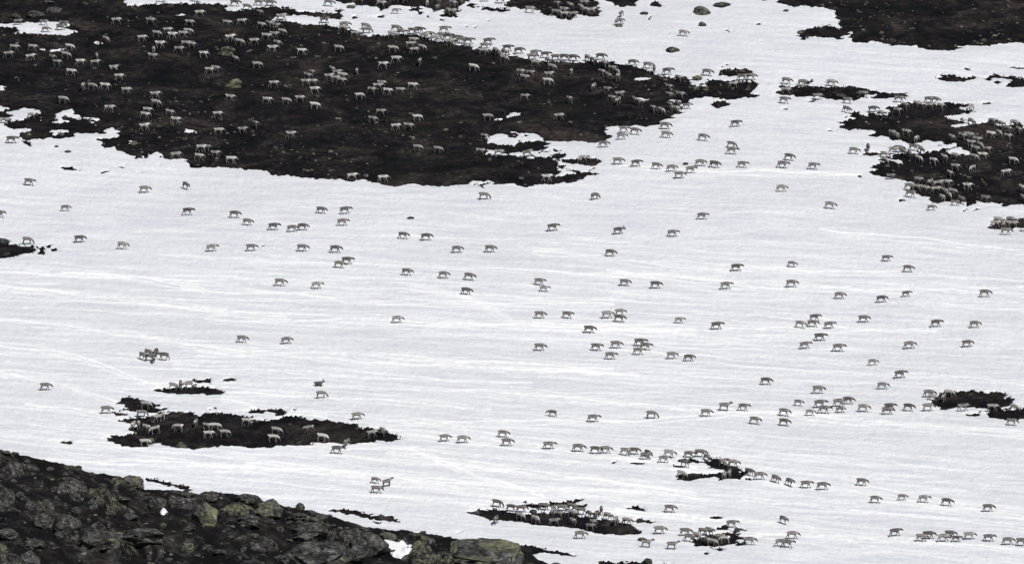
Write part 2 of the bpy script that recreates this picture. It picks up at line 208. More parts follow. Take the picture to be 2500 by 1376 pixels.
# where a reindeer stands, in words: x0 y0 x1 y1 | phrase (the ordinal counts from the left inside the phrase's group)
ZONES = """
500 400 1480 450|along the lower edge of the big brown heath
-20 440 700 482|on snow below the left half of the big heath
-20 500 900 572|in the loose row under the big heath, upper left
40 575 120 605|on the dark patch at the left edge
-20 575 900 625|in the row right of the left-edge dark patch
650 630 900 720|in the loose foursome left of centre
1100 470 1500 500|on snow just under the big heath's right half
950 560 1260 625|in the upper row at the picture's centre
950 660 1260 725|in the lower group at the picture's centre
1480 402 1700 442|in the file right of the big heath, first half
1700 402 2010 442|in the file right of the big heath, second half
2130 402 2520 441|scattered across the middle of the right-hand heath
2160 441 2520 467|in the upper row crowding the right-hand heath's foot
2160 467 2290 505|in the lower row crowding the heath's foot, left part
2290 467 2520 505|in the lower row crowding the heath's foot, right part
1680 460 2300 545|on open snow left of the right-hand heath
2400 530 2520 580|at the small dark patch below the right-hand heath
1300 560 1700 632|in the upper scatter right of centre
1300 690 1700 720|in the row right of centre, above the clustered walkers
1700 630 2300 712|in the upper scatter on the right-hand snow
2000 715 2520 745|in the row high on the right-hand snow
1290 770 1560 825|in the loose cluster just right of centre
1290 845 1530 885|in the row below the cluster right of centre
1530 840 1700 890|in the tight bunch below the cluster right of centre
1640 780 1800 810|in the pair right of the centre cluster
1940 780 2060 870|in the bunch midway along the right-hand snow
2080 780 2420 960|in the wide scatter above the right-edge dark strip
1860 930 2010 993|in the loose group above the long right-hand file
560 830 720 845|in the pair alone on the left-hand snow
950 780 990 800|alone on snow left of the picture's centre
330 860 410 890|in the tight knot on snow at left
90 940 130 960|alone at the left edge above the rocky slope
410 945 480 956|on the narrow dark island left
240 990 370 1026|at the small patches above the long dark patch
760 940 800 980|in the pair above the long dark patch
860 1020 890 1030|alone above the long dark patch's right tip
320 1022 405 1062|clustered at the long dark patch's left end
420 1030 560 1075|on the middle of the long dark patch
340 1080 370 1095|on the boulder at the long dark patch's lower edge
590 1035 860 1092|on the right half of the long dark patch
815 1100 830 1115|on snow just below the long dark patch
900 1055 940 1072|at the right tip of the long dark patch
900 1175 960 1210|in the trio on snow above the foreground rocks
1080 1060 1250 1095|in the left end of the long descending file
1330 1090 1490 1115|in the middle of the long descending file
1340 1010 1460 1040|alone on snow above the long descending file
1500 1105 1640 1135|bunched in the file left of the broken patches
1640 1110 1850 1150|among the broken dark patches, upper side
1640 1150 1800 1175|on the lower of the broken dark patches
1815 1155 2020 1205|in the file right of the broken dark patches
1580 1000 1860 1040|in the row left of the right-hand file
1900 990 2060 1045|in the crowded middle of the right-hand file
2040 980 2080 1000|in the crowded middle of the right-hand file
2090 1000 2290 1015|in the file leading to the right-edge dark strip
2260 965 2330 985|on the left end of the right-edge dark strip
2340 1000 2520 1045|under the right-edge dark strip
2090 1180 2420 1255|in the diagonal file at lower right
1200 1235 1340 1257|in the crowded bottom patch's upper row, left
1340 1245 1480 1268|in the crowded bottom patch's upper row, right
1200 1268 1320 1285|along the lower left edge of the crowded patch
1340 1268 1540 1300|along the lower right edge of the crowded patch
1400 1310 1430 1320|alone on snow below the crowded bottom patch
1560 1245 1660 1345|on snow left of the small bottom clump
1780 1285 1795 1295|above the small bottom clump
1665 1300 1735 1324|in the upper tier of the small bottom clump
1720 1320 1775 1336|in the lower tier of the small bottom clump
1820 1270 1940 1340|on snow right of the small bottom clump
2180 1305 2285 1327|in the left half of the bottom-right file
2290 1305 2520 1340|in the right half of the bottom-right file
"""
SPECIAL = {
    (550, 126): "big pale lichened boulder in the upper left of the big brown heath",
    (569, 204): "big angular yellow-green boulder, lower of two large ones on the brown heath",
    (1716, 26): "largest green-topped boulder out on the upper snowfield",
    (1762, 11): "long low mossy boulder at the top edge of the snowfield",
    (1716, 59): "dark wedge boulder just below the green-topped boulders on the upper snowfield",
    (1642, 121): "lone dark sloping boulder in the middle of the upper snowfield",
    (1700, 190): "mossy boulder on the upper edge of the big heath's right tip",
    (8, 589): "dark humped boulder on the left-edge dark patch",
    (14, 620): "low grey boulder below the humped one at the left edge",
    (366, 1075): "rounded lichened boulder under the long dark patch's left end",
    (442, 1085): "flat lichened boulder on the lower edge of the long dark patch",
    (1302, 1247): "grey domed boulder among reindeer on the crowded bottom patch",
    (1164, 1249): "blocky boulder at the left tip of the crowded bottom patch",
    (1800, 1292): "dark rounded boulder at the top of the small bottom clump",
    (1569, 1315): "low mossy boulder with a pale reindeer in front, bottom right of centre",
    (1582, 1367): "dark upright boulder on the thin dark strip at the bottom edge",
    (1674, 399): "small black boulder alone beside the file right of the big heath",
    (1003, 531): "small black boulder alone on snow above the centre",
    (323, 1176): "toothed lichened boulder breaking the crest of the foreground hill",
    (652, 1236): "great rounded slab with green lichened underside below the hill crest",
    (733, 1230): "upright leaning boulder standing on the crest of the foreground hill",
    (507, 1256): "big boulder with bright yellow-green face, left of the great rounded slab",
    (752, 1299): "broad ribbed lichened slab under the leaning crest boulder",
    (765, 1354): "huge dark slab at the bottom edge of the foreground hill",
    (905, 1328): "huge dark slab left of the white snow hollow in the foreground",
    (945, 1308): "yellow lichened slab on the upper lip of the foreground snow hollow",
    (1180, 1352): "huge lichened slab filling the foreground hill's right end",
    (1178, 1311): "long boulder on the crest above the huge lichened slab",
    (1235, 1320): "square boulder on the crest, right of the huge lichened slab's top",
    (1362, 1368): "dark boulder on snow at the foreground hill's right tip",
    (1068, 1359): "yellow lichened block left of the huge lichened slab",
    (1022, 1328): "yellow lichened block right of the foreground snow hollow",
    (455, 1336): "angular pale block alone in the dark lower part of the hill",
    (8, 1222): "big dark boulder cut by the left edge of the foreground hill",
    (174, 1177): "tiny bright yellow stone in the upper left of the foreground hill",
}
ROCK_ZONES = """
-10 -10 340 60|in the outcrop at the top left corner
340 -10 480 40|by the snow wedge at the top left
480 -10 1000 460|on the left half of the big brown heath
-10 60 480 460|along the ragged left edge of the big heath
1000 100 1500 460|on the right half of the big brown heath
1500 0 1545 70|beside a reindeer at the top of the upper snowfield
1550 0 1700 70|at the top left of the upper snowfield
1690 180 1860 260|on the big heath's right tip
1850 0 1990 110|at the right end of the upper snowfield
1990 0 2520 135|on the dark ground at the top right corner
1900 200 2250 250|on the dark band right of the big heath
2130 250 2520 520|on the right-hand heath
330 990 480 1100|on the left half of the long dark patch
640 990 900 1100|on the right half of the long dark patch
1450 1260 1520 1290|on the right end of the crowded bottom patch
"""
HILL_ZONES = """
-10 1090 130 1175|in the upper left corner of the foreground hill
130 1125 205 1185|in the stone field left of the toothed crest boulder
205 1145 330 1190|on the slope just left of the toothed boulder
-10 1175 130 1290|at the left side of the foreground hill
-10 1290 160 1376|in the lower left corner of the foreground hill
130 1190 280 1260|in the dark slope below the small stone field
240 1190 440 1230|just below the toothed crest boulder
130 1260 300 1376|low on the hill's left part
300 1260 440 1376|in the lower hill under the tiny snow scrap
440 1195 560 1225|along the crest left of the great rounded slab
440 1225 640 1376|in the dark hollow under the great rounded slab
560 1195 690 1300|beside the great rounded slab
640 1300 720 1376|left of the huge dark slab at the bottom edge
690 1235 812 1275|just below the leaning crest boulder
780 1275 880 1376|right of the broad ribbed slab
880 1280 1000 1376|around the foreground snow hollow
1000 1285 1110 1376|left of the huge lichened slab
1110 1290 1420 1376|along the crest over the huge lichened slab
"""
# ---------------------------------------------------------------- helpers
def tag(o, label=None, cat=None, group=None, kind=None):
    for k, v in (("label", label), ("category", cat), ("group", group), ("kind", kind)):
        if v:
            o[k] = v
    return o

def view_dir(u, v):
    X, Y = (u - PW / 2) * K, (PH / 2 - v) * K
    cp, sp = math.cos(PITCH), math.sin(PITCH)
    return np.stack([X, cp + Y * sp, -sp + Y * cp], -1)

def to_photo(x, y, z):
    cp, sp = math.cos(PITCH), math.sin(PITCH)
    dx, dy, dz = x - CAM[0], y - CAM[1], z - CAM[2]
    dep = dy * cp - dz * sp
    return PW / 2 + dx / dep / K, PH / 2 - (dy * sp + dz * cp) / dep / K, dep

def lattice(n, seed):
    return np.random.default_rng(seed).random((n, n)).astype(np.float32)
LAT = [lattice(256, 100 + i) for i in range(8)]

def vnoise(x, y, i):
    L = LAT[i % 8]
    xi, yi = np.floor(x).astype(int), np.floor(y).astype(int)
    fx, fy = x - xi, y - yi
    fx, fy = fx * fx * (3 - 2 * fx), fy * fy * (3 - 2 * fy)
    a, b = L[xi & 255, yi & 255], L[(xi + 1) & 255, yi & 255]
    c, d = L[xi & 255, (yi + 1) & 255], L[(xi + 1) & 255, (yi + 1) & 255]
    return ((a * (1 - fx) + b * fx) * (1 - fy) + (c * (1 - fx) + d * fx) * fy) * 2 - 1

def fbm(x, y, wave, octaves, seed=0, gain=0.5):
    s, amp, f = 0.0, 1.0, 1.0 / wave
    for o in range(octaves):
        s = s + amp * vnoise(x * f + 17.3 * (o + seed), y * f + 9.1 * (o + 2 * seed), o + seed)
        amp *= gain
        f *= 2.03
    return s

def numbers(line):
    a = np.array([float(t) for t in line.split()])
    return a.reshape(-1, 2)

# rasters over the photograph's footprint (half resolution, 40 px margin) that drive where the snow has melted
MARG, STEP = 40.0, 2.0
RW, RH = int((PW + 2 * MARG) / STEP), int((PH + 2 * MARG) / STEP)

def fill(mask, poly, val):
    p = (poly + MARG) / STEP
    x0, y0 = p[:, 0], p[:, 1]
    x1, y1 = np.roll(x0, -1), np.roll(y0, -1)
    for r in range(max(0, int(y0.min())), min(RH - 1, int(y0.max()) + 1) + 1):
        c = r + 0.5
        hit = ((y0 <= c) & (y1 > c)) | ((y1 <= c) & (y0 > c))
        if not hit.any():
            continue
        xs = np.sort(x0[hit] + (c - y0[hit]) / (y1[hit] - y0[hit]) * (x1[hit] - x0[hit]))
        for a, b in zip(xs[::2], xs[1::2]):
            ia, ib = int(math.floor(a)), int(math.ceil(b))
            for q in (ia, ib - 1):
                pass
            mask[r, max(0, int(round(a))):max(0, min(RW, int(round(b))))] = val

def blur(m, rx, ry, times=2):
    for _ in range(times):
        for ax, r in ((1, rx), (0, ry)):
            if r < 1:
                continue
            p = np.pad(m, [(r, r) if i == ax else (0, 0) for i in range(2)], mode='edge')
            cs = np.cumsum(p, axis=ax)
            n = 2 * r + 1
            if ax == 1:
                cs = np.concatenate([np.zeros((cs.shape[0], 1)), cs], 1)
                m = (cs[:, n:] - cs[:, :-n]) / n
            else:
                cs = np.concatenate([np.zeros((1, cs.shape[1])), cs], 0)
                m = (cs[n:, :] - cs[:-n, :]) / n
    return m

def sample(m, u, v):
    x = np.clip((u + MARG) / STEP - 0.5, 0, RW - 1.001)
    y = np.clip((v + MARG) / STEP - 0.5, 0, RH - 1.001)
    xi, yi = x.astype(int), y.astype(int)
    fx, fy = x - xi, y - yi
    return (m[yi, xi] * (1 - fx) + m[yi, xi + 1] * fx) * (1 - fy) + (m[yi + 1, xi] * (1 - fx) + m[yi + 1, xi + 1] * fx) * fy

bare = np.zeros((RH, RW))
for l in PATCHES.strip().split("\n"):
    fill(bare, numbers(l), 1.0)
for l in ISLANDS.strip().split("\n"):
    fill(bare, numbers(l), 0.0)
for h in HOLES.replace("\n", ";").split(";"):
    if h.strip():
        cx, cy, w, hh = [float(t) for t in h.split()]
        if w > 0:
            t = np.linspace(0, 2 * math.pi, 15)[:-1]
            k = 1 + 0.22 * np.sin(3 * t + cx)
            fill(bare, np.stack([cx + w * 0.55 * k * np.cos(t), cy + max(hh * 0.62, 1.6) * k * np.sin(t)], -1), 1.0)
bare_near = blur(bare, 1, 1, 1)
bare_wide = blur(bare, 9, 5, 2)

# trampled trails the herd has left on the snow
trail = np.zeros((RH, RW))
def stamp(pts, half, power, seed):
    pts = np.array(pts, float)
    r = np.random.default_rng(seed)
    us = np.arange(pts[0, 0], pts[-1, 0], STEP)
    vs_ = np.interp(us, pts[:, 0], pts[:, 1])
    ph = r.random(4) * 6.28
    vs_ = vs_ + 2.2 * np.sin(us / 61 + ph[0]) + 1.3 * np.sin(us / 23 + ph[1])
    streng = np.clip(0.75 + 0.35 * np.sin(us / 210 + ph[2]) + 0.45 * vnoise(us / 14.0, us * 0 + seed * 3.7, seed), 0, 1) * power
    for u, v, s in zip(us, vs_, streng):
        c = int((u + MARG) / STEP)
        if not 0 <= c < RW:
            continue
        lo = int((v + MARG - 3 * half) / STEP)
        for q in range(lo, lo + int(6 * half / STEP) + 2):
            if 0 <= q < RH:
                d = (q * STEP - MARG + 1 - v) / half
                trail[q, c] += s * math.exp(-d * d)
MAIN_TRAILS = [
    [(-40, 772), (220, 800), (600, 862)], [(-40, 838), (180, 868), (420, 955)], [(-40, 900), (160, 940), (330, 1000)],
    [(-40, 655), (240, 668), (500, 706)], [(-40, 700), (300, 730), (700, 775)], [(440, 846), (900, 872), (1500, 902)],
    [(480, 860), (1000, 890), (1560, 920)], [(420, 893), (760, 905), (1300, 940)], [(500, 776), (1000, 786), (1700, 812)],
    [(960, 1028), (1300, 1030), (1590, 1026), (1860, 1006), (2300, 1006)], [(900, 1040), (1250, 1080), (1600, 1125), (1700, 1140)],
    [(980, 1085), (1160, 1160), (1330, 1215)], [(940, 1100), (1300, 1150), (1700, 1210)], [(1640, 1138), (1860, 1175), (2060, 1202), (2540, 1268)],
    [(2080, 1185), (2300, 1222), (2540, 1252)], [(1820, 1300), (2200, 1320), (2540, 1345)], [(1500, 1250), (1800, 1268), (2000, 1290)],
    [(1440, 402), (1700, 420), (2100, 424)], [(1300, 615), (1700, 650), (2200, 668)], [(1480, 660), (1900, 705), (2540, 705)],
    [(2000, 560), (2180, 580), (2500, 610)], [(60, 985), (230, 1010), (420, 1050)], [(540, 975), (640, 1000), (800, 1020)],
    [(440, 700), (900, 735), (1500, 745)], [(1000, 700), (1130, 720), (1250, 782)], [(540, 960), (760, 968), (1200, 1000)],
    [(0, 1120), (400, 1130), (900, 1160)], [(600, 1130), (1000, 1170), (1400, 1240)], [(1300, 790), (1700, 800), (2300, 806)]]
for i, t in enumerate(MAIN_TRAILS):
    stamp(t, 1.6, 1.1, 11 + i)
    stamp([(a, b + 6) for a, b in t], 1.3, 0.8, 211 + i)
    stamp([(a, b - 5) for a, b in t], 1.2, 0.55, 311 + i)
    stamp([(a, b + 11) for a, b in t], 1.2, 0.5, 511 + i)
tr = np.random.default_rng(5)
for i in range(300):
    u0 = tr.uniform(-900, 2000)
    v0 = 560 + 760 * tr.random() ** 0.85
    ln = tr.uniform(700, 2300)
    sl = tr.normal(0.05 if v0 < 950 else 0.085, 0.022)
    stamp([(u0, v0), (u0 + ln, v0 + sl * ln)], tr.uniform(0.9, 1.4), tr.uniform(0.25, 0.85), 400 + i)
for i in range(40):
    u0, v0, ln = tr.uniform(-200, 2300), tr.uniform(430, 620), tr.uniform(120, 500)
    stamp([(u0, v0), (u0 + ln, v0 + tr.normal(-0.03, 0.06) * ln)], 1.3, 0.25, 700 + i)
trail = np.clip(trail, 0, 1)

# ---------------------------------------------------------------- terrain as functions of x, y
TS = math.tan(SLOPE)
def roll(x, y):
    return 0.60 * fbm(x, y, 46.0, 2, 1) + 0.17 * fbm(x, y, 11.0, 2, 3)
def base_z(x, y):
    return y * TS + roll(x, y)
def snow_field(x, y):
    u, v, _ = to_photo(x, y, base_z(x, y))
    w1, w2 = fbm(x, y * 0.45, 0.55, 3, 2), fbm(x, y * 0.45, 2.2, 3, 5)
    uu = u + 5.0 * w2 + 3.0 * w1 + 11.0 * fbm(x * 0.22, y * 0.75, 1.0, 2, 7) + 4.0 * fbm(x * 0.8, y * 0.9, 0.8, 2, 1)
    vv = v + 1.7 * fbm(x, y * 0.45, 1.6, 2, 6) + 1.8 * fbm(x, y * 0.5, 0.5, 2, 4)
    return 0.37 - sample(bare_near, uu, vv - 0.8), 0.5 - sample(bare_wide, u, v), u, v
def ground_z(x, y, s):
    open_ = np.clip(0.55 - 1.6 * s, 0, 1)
    return base_z(x, y) + open_ * (0.10 * fbm(x, y, 2.6, 4, 4, 0.6) + 0.075 * fbm(x, y * 0.5, 0.45, 2, 6)) - 0.13 * (1 - open_)
def snow_z(x, y, s, w, u, v):
    d = 0.075 * np.clip(s * 2.6, 0, 1) + 0.75 * np.minimum(s, 0) + 0.07 * np.clip((w - 0.32) * 6, 0, 1) * np.clip(s * 2.2, 0, 1)
    cup = 0.022 * fbm(x + 0.5 * y, y * 0.42, 0.75, 3, 0) + 0.050 * fbm(x * 0.22 + 0.08 * y, y * 0.75, 1.7, 3, 2) + 0.05 * fbm(x * 0.4, y * 0.5, 4.5, 2, 5)
    return base_z(x, y) + d + (cup + 0.03 * sample(trail, u, v)) * np.clip((s - 0.1) * 3, 0, 1)
def surface_z(x, y):
    s, w, u, v = snow_field(x, y)
    return np.maximum(ground_z(x, y, s), snow_z(x, y, s, w, u, v)), s
def view_point(u, v):
    u, v = np.asarray(u, float), np.asarray(v, float)
    d = view_dir(u, v)
    off = np.zeros_like(u)
    for _ in range(14):
        t = (CAM[1] * TS + off - CAM[2]) / (d[..., 2] - d[..., 1] * TS)
        x, y = CAM[0] + t * d[..., 0], CAM[1] + t * d[..., 1]
        z, s = surface_z(x, y)
        off = 0.4 * off + 0.6 * (z - y * TS)
    return x, y, z, s, t

CREST_Y, FACE = -200.0, math.tan(math.radians(15.0))
cp_ = numbers(CREST)
dcr = view_dir(cp_[:, 0], cp_[:, 1])
tcr = (CREST_Y - CAM[1]) / dcr[:, 1]
CREST_X, CREST_Z = CAM[0] + tcr * dcr[:, 0], CAM[2] + tcr * dcr[:, 2]
def hill_base(x, y):
    zc = np.interp(x, CREST_X, CREST_Z)
    t = CREST_Y - y
    front = -t * FACE
    back = t * 0.5
    return zc + np.where(t > 0, front, back) - 0.25 * np.exp(-(t / 1.6) ** 2)
def hill_roll(x, y):
    return 0.5 * fbm(x, y, 9.0, 2, 3) + 0.55 * (0.5 - np.abs(fbm(x, y * 0.7, 4.2, 3, 6)))
hr = np.random.default_rng(21)
HUMPS = []
for _ in range(300):
    rr_ = 0.45 + 2.6 * hr.random() ** 2.2
    HUMPS.append((hr.uniform(-70, 14), CREST_Y - hr.random() * 62 - 0.6 * rr_, rr_, hr.uniform(0.25, 0.6), hr.uniform(0, 6.28), hr.uniform(0.55, 1.0), hr.random() ** 1.6))
def humps(x, y):
    """bedrock humps breaking through the heath: height and how much lichen each carries"""
    h, lic = np.zeros_like(x), np.zeros_like(x)
    wx, wy = 0.28 * fbm(x, y, 1.1, 3, 2), 0.28 * fbm(x, y, 1.1, 3, 5)
    for cx, cy, r0, k, a, sq, li in HUMPS:
        m = (np.abs(x - cx) < 1.5 * r0 + 0.5) & (np.abs(y - cy) < 1.5 * r0 + 0.5)
        if not m.any():
            continue
        dx, dy = x[m] + wx[m] * r0 ** 0.5 - cx, y[m] + wy[m] * r0 ** 0.5 - cy
        ca, sa = math.cos(a), math.sin(a)
        d2 = ((dx * ca + dy * sa) / r0) ** 2 + ((-dx * sa + dy * ca) / (r0 * sq)) ** 2
        hh = k * r0 * (np.clip(1 - d2, 0, 1) ** 0.38 - 0.12 * np.exp(-((d2 - 1.15) / 0.2) ** 2))
        up = hh > h[m]
        q = h[m]
        q[up] = hh[up]
        h[m] = q
        q = lic[m]
        q[up] = li
        lic[m] = q
    return h, lic
def hill_bare(x, y):
    t = np.clip((CREST_Y - y) / 3.0, -1, 1)
    return hill_base(x, y) + hill_roll(x, y) * np.clip(t, 0, 1) + humps(x, y)[0] * np.clip(t * 2, 0, 1) + 0.15 * fbm(x, y, 1.7, 4, 1, 0.6)
def hill_point(u, v):
    d = view_dir(np.asarray(u, float), np.asarray(v, float))
    t0 = (CREST_Y - CAM[1]) / d[..., 1]
    lo, hi = t0 - 75.0, t0 + 0.5
    ts = np.linspace(0, 1, 600)[:, None]
    t = lo + (hi - lo) * ts
    x, y, z = CAM[0] + t * d[..., 0], CAM[1] + t * d[..., 1], CAM[2] + t * d[..., 2]
    below = z < hill_bare(x, y)
    i = np.where(below.any(0), below.argmax(0), 599)
    j = np.arange(d.shape[0])
    return x[i, j], y[i, j], hill_bare(x[i, j], y[i, j]), t[i, j]

# ---------------------------------------------------------------- meshes
def axis(lo, hi, step, far_lo, far_hi, grow=1.12):
    a = list(np.arange(lo, hi + step, step))
    s = step
    while a[-1] < far_hi:
        s *= grow
        a.append(a[-1] + s)
    b, s = [], step
    q = lo
    while q > far_lo:
        s *= grow
        q -= s
        b.append(q)
    return np.array(b[::-1] + a)

def mesh_from(name, verts, faces, smooth=True):
    me = bpy.data.meshes.new(name)
    n, m, k = len(verts), len(faces), faces.shape[1]
    me.vertices.add(n)
    me.vertices.foreach_set("co", np.ascontiguousarray(verts, dtype=np.float32).ravel())
    me.loops.add(m * k)
    me.loops.foreach_set("vertex_index", np.ascontiguousarray(faces, dtype=np.int32).ravel())
    me.polygons.add(m)
    me.polygons.foreach_set("loop_start", np.arange(0, m * k, k, dtype=np.int32))
    me.update(calc_edges=True)
    me.polygons.foreach_set("use_smooth", np.full(m, smooth))
    return me

def grid_mesh(name, X, Y, Z, keep=None, attrs=None):
    ny, nx = X.shape
    idx = np.arange(nx * ny).reshape(ny, nx)
    f = np.stack([idx[:-1, :-1], idx[:-1, 1:], idx[1:, 1:], idx[1:, :-1]], -1).reshape(-1, 4)
    if keep is not None:
        f = f[keep.ravel()[f].any(1)]
    used = np.unique(f)
    remap = np.zeros(nx * ny, int)
    remap[used] = np.arange(len(used))
    v = np.stack([X, Y, Z], -1).reshape(-1, 3)[used]
    me = mesh_from(name, v, remap[f])
    for k, a in (attrs or {}).items():
        at = me.attributes.new(k, 'FLOAT', 'POINT')
        at.data.foreach_set("value", a.ravel()[used].astype(np.float32))
    return me

def link(name, me, mat, parent=None):
    o = bpy.data.objects.new(name, me)
    if mat and not me.materials:
        me.materials.append(mat)
    COL.objects.link(o)
    o.parent = parent
    return o

# ---------------------------------------------------------------- materials
def new_mat(name, rough=0.9, spec=0.2):
    m = bpy.data.materials.new(name)
    m.use_nodes = True
    nt = m.node_tree
    b = nt.nodes["Principled BSDF"]
    b.inputs["Roughness"].default_value = rough
    b.inputs["Specular IOR Level"].default_value = spec
    return m, nt, b
def node(nt, t, **kw):
    n = nt.nodes.new(t)
    for k, v in kw.items():
        setattr(n, k, v)
    return n
def coords(nt, scale=(1, 1, 1), kind="Object"):
    tc = node(nt, "ShaderNodeTexCoord")
    mp = node(nt, "ShaderNodeMapping")
    mp.inputs["Scale"].default_value = scale
    nt.links.new(tc.outputs[kind], mp.inputs["Vector"])
    return mp.outputs["Vector"]
def skew(nt, k, scale):
    tc = node(nt, "ShaderNodeTexCoord")
    sx = node(nt, "ShaderNodeSeparateXYZ")
    nt.links.new(tc.outputs["Object"], sx.inputs[0])
    ma = node(nt, "ShaderNodeMath", operation='MULTIPLY_ADD')
    nt.links.new(sx.outputs[0], ma.inputs[0])
    ma.inputs[1].default_value = k
    nt.links.new(sx.outputs[1], ma.inputs[2])
    cb = node(nt, "ShaderNodeCombineXYZ")
    nt.links.new(sx.outputs[0], cb.inputs[0])
    nt.links.new(ma.outputs[0], cb.inputs[1])
    mp = node(nt, "ShaderNodeMapping")
    mp.inputs["Scale"].default_value = scale
    nt.links.new(cb.outputs[0], mp.inputs["Vector"])
    return mp.outputs["Vector"]
def noise(nt, vec, scale, detail=5, rough=0.6, dist=0.0):
    n = node(nt, "ShaderNodeTexNoise")
    n.inputs["Scale"].default_value = scale
    n.inputs["Detail"].default_value = detail
    n.inputs["Roughness"].default_value = rough
    n.inputs["Distortion"].default_value = dist
    nt.links.new(vec, n.inputs["Vector"])
    return n.outputs["Fac"]
def ramp(nt, fac, stops):
    r = node(nt, "ShaderNodeValToRGB")
    e = r.color_ramp.elements
    while len(e) < len(stops):
        e.new(0.5)
    for q, (p, c) in zip(e, stops):
        q.position = p
        q.color = (c, c, c, 1) if isinstance(c, (int, float)) else (*c, 1)
    nt.links.new(fac, r.inputs["Fac"])
    return r.outputs["Color"]
def mix(nt, fac, a, b, blend='MIX'):
    m = node(nt, "ShaderNodeMix", data_type='RGBA', blend_type=blend)
    for s, v in ((m.inputs["Factor"], fac), (m.inputs["A"], a), (m.inputs["B"], b)):
        if isinstance(v, bpy.types.NodeSocket):
            nt.links.new(v, s)
        elif isinstance(v, tuple):
            s.default_value = (*v, 1)
        else:
            s.default_value = v
    return m.outputs["Result"]
def bump(nt, b, height, strength, dist):
    n = node(nt, "ShaderNodeBump")
    n.inputs["Strength"].default_value = strength
    n.inputs["Distance"].default_value = dist
    nt.links.new(height, n.inputs["Height"])
    nt.links.new(n.outputs["Normal"], b.inputs["Normal"])

def cracks(nt, v, scale, c):
    """dark joints and black crusts running over bare rock"""
    vo = node(nt, "ShaderNodeTexVoronoi", feature='DISTANCE_TO_EDGE')
    vo.inputs["Scale"].default_value = scale
    wob = node(nt, "ShaderNodeVectorMath", operation='MULTIPLY_ADD')
    n = node(nt, "ShaderNodeTexNoise")
    n.inputs["Scale"].default_value = scale * 2.5
    n.inputs["Detail"].default_value = 4
    nt.links.new(v, n.inputs["Vector"])
    nt.links.new(n.outputs["Color"], wob.inputs[0])
    wob.inputs[1].default_value = (0.9 / scale,) * 3
    nt.links.new(v, wob.inputs[2])
    nt.links.new(wob.outputs[0], vo.inputs["Vector"])
    return mix(nt, ramp(nt, vo.outputs["Distance"], [(0.0, 0.95), (0.055, 0.0)]), c, (0.006, 0.006, 0.0065))
def heath_material(name, rocky):
    m, nt, b = new_mat(name, 0.95, 0.1)
    v = coords(nt)
    c = ramp(nt, noise(nt, v, 0.13, 9, 0.74, 0.7), [(0.40, (0.0034, 0.0037, 0.0054)), (0.51, (0.0088, 0.0078, 0.0088)), (0.64, (0.040, 0.0318, 0.0292))])
    c2 = ramp(nt, noise(nt, v, 1.0, 6, 0.75, 0.4), [(0.35, 0.35), (0.52, 1.0), (0.7, 2.2)])
    c = mix(nt, 1.0, c, c2, 'MULTIPLY')
    moss = ramp(nt, noise(nt, v, 0.11, 5, 0.6), [(0.54, 0.0), (0.68, 0.5)])
    c = mix(nt, moss, c, (0.0095, 0.0115, 0.0085))
    red = ramp(nt, noise(nt, v, 0.35, 5, 0.6, 1.0), [(0.54, 0.0), (0.68, 0.6)])
    c = mix(nt, red, c, (0.027, 0.0195, 0.0180))
    if rocky:
        at = node(nt, "ShaderNodeAttribute", attribute_name="rock")
        al = node(nt, "ShaderNodeAttribute", attribute_name="lichen")
        g = ramp(nt, noise(nt, v, 0.5, 8, 0.75, 0.5), [(0.52, 0.0), (0.64, 0.8)])
        c = mix(nt, g, c, (0.075, 0.076, 0.072))
        dk = ramp(nt, noise(nt, v, 0.16, 6, 0.7, 0.8), [(0.42, 0.92), (0.58, 0.0)])
        c = mix(nt, dk, c, (0.0045, 0.0046, 0.0050))
        r_ = ramp(nt, noise(nt, v, 2.0, 9, 0.8, 0.3), [(0.36, (0.010, 0.0105, 0.012)), (0.5, (0.046, 0.046, 0.045)), (0.66, (0.25, 0.247, 0.236))])
        su = node(nt, "ShaderNodeMath", operation='MULTIPLY_ADD')
        nt.links.new(al.outputs["Fac"], su.inputs[0])
        su.inputs[1].default_value = 0.21
        nt.links.new(noise(nt, v, 0.9, 6, 0.7, 0.5), su.inputs[2])
        r_ = mix(nt, ramp(nt, su.outputs[0], [(0.62, 0.0), (0.76, 0.75)]), r_, mix(nt, noise(nt, v, 3.0, 3), (0.065, 0.072, 0.032), (0.27, 0.275, 0.14)))
        r_ = cracks(nt, v, 0.42, r_)
        edge = node(nt, "ShaderNodeMath", operation='MULTIPLY')
        nt.links.new(at.outputs["Fac"], edge.inputs[0])
        nt.links.new(ramp(nt, noise(nt, v, 0.55, 7, 0.75), [(0.44, 0.0), (0.54, 1.0)]), edge.inputs[1])
        c = mix(nt, edge.outputs[0], c, r_)
    sp = ramp(nt, noise(nt, v, 2.4, 3, 0.5), [(0.70, 0.0), (0.77, 0.5)])
    c = mix(nt, sp, c, (0.10, 0.095, 0.085))
    nt.links.new(c, b.inputs["Base Color"])
    bump(nt, b, noise(nt, v, 2.2, 6, 0.7), 0.8, 0.25)
    return m
M_HEATH, M_HILL = heath_material("heath", False), heath_material("rocky_heath", True)

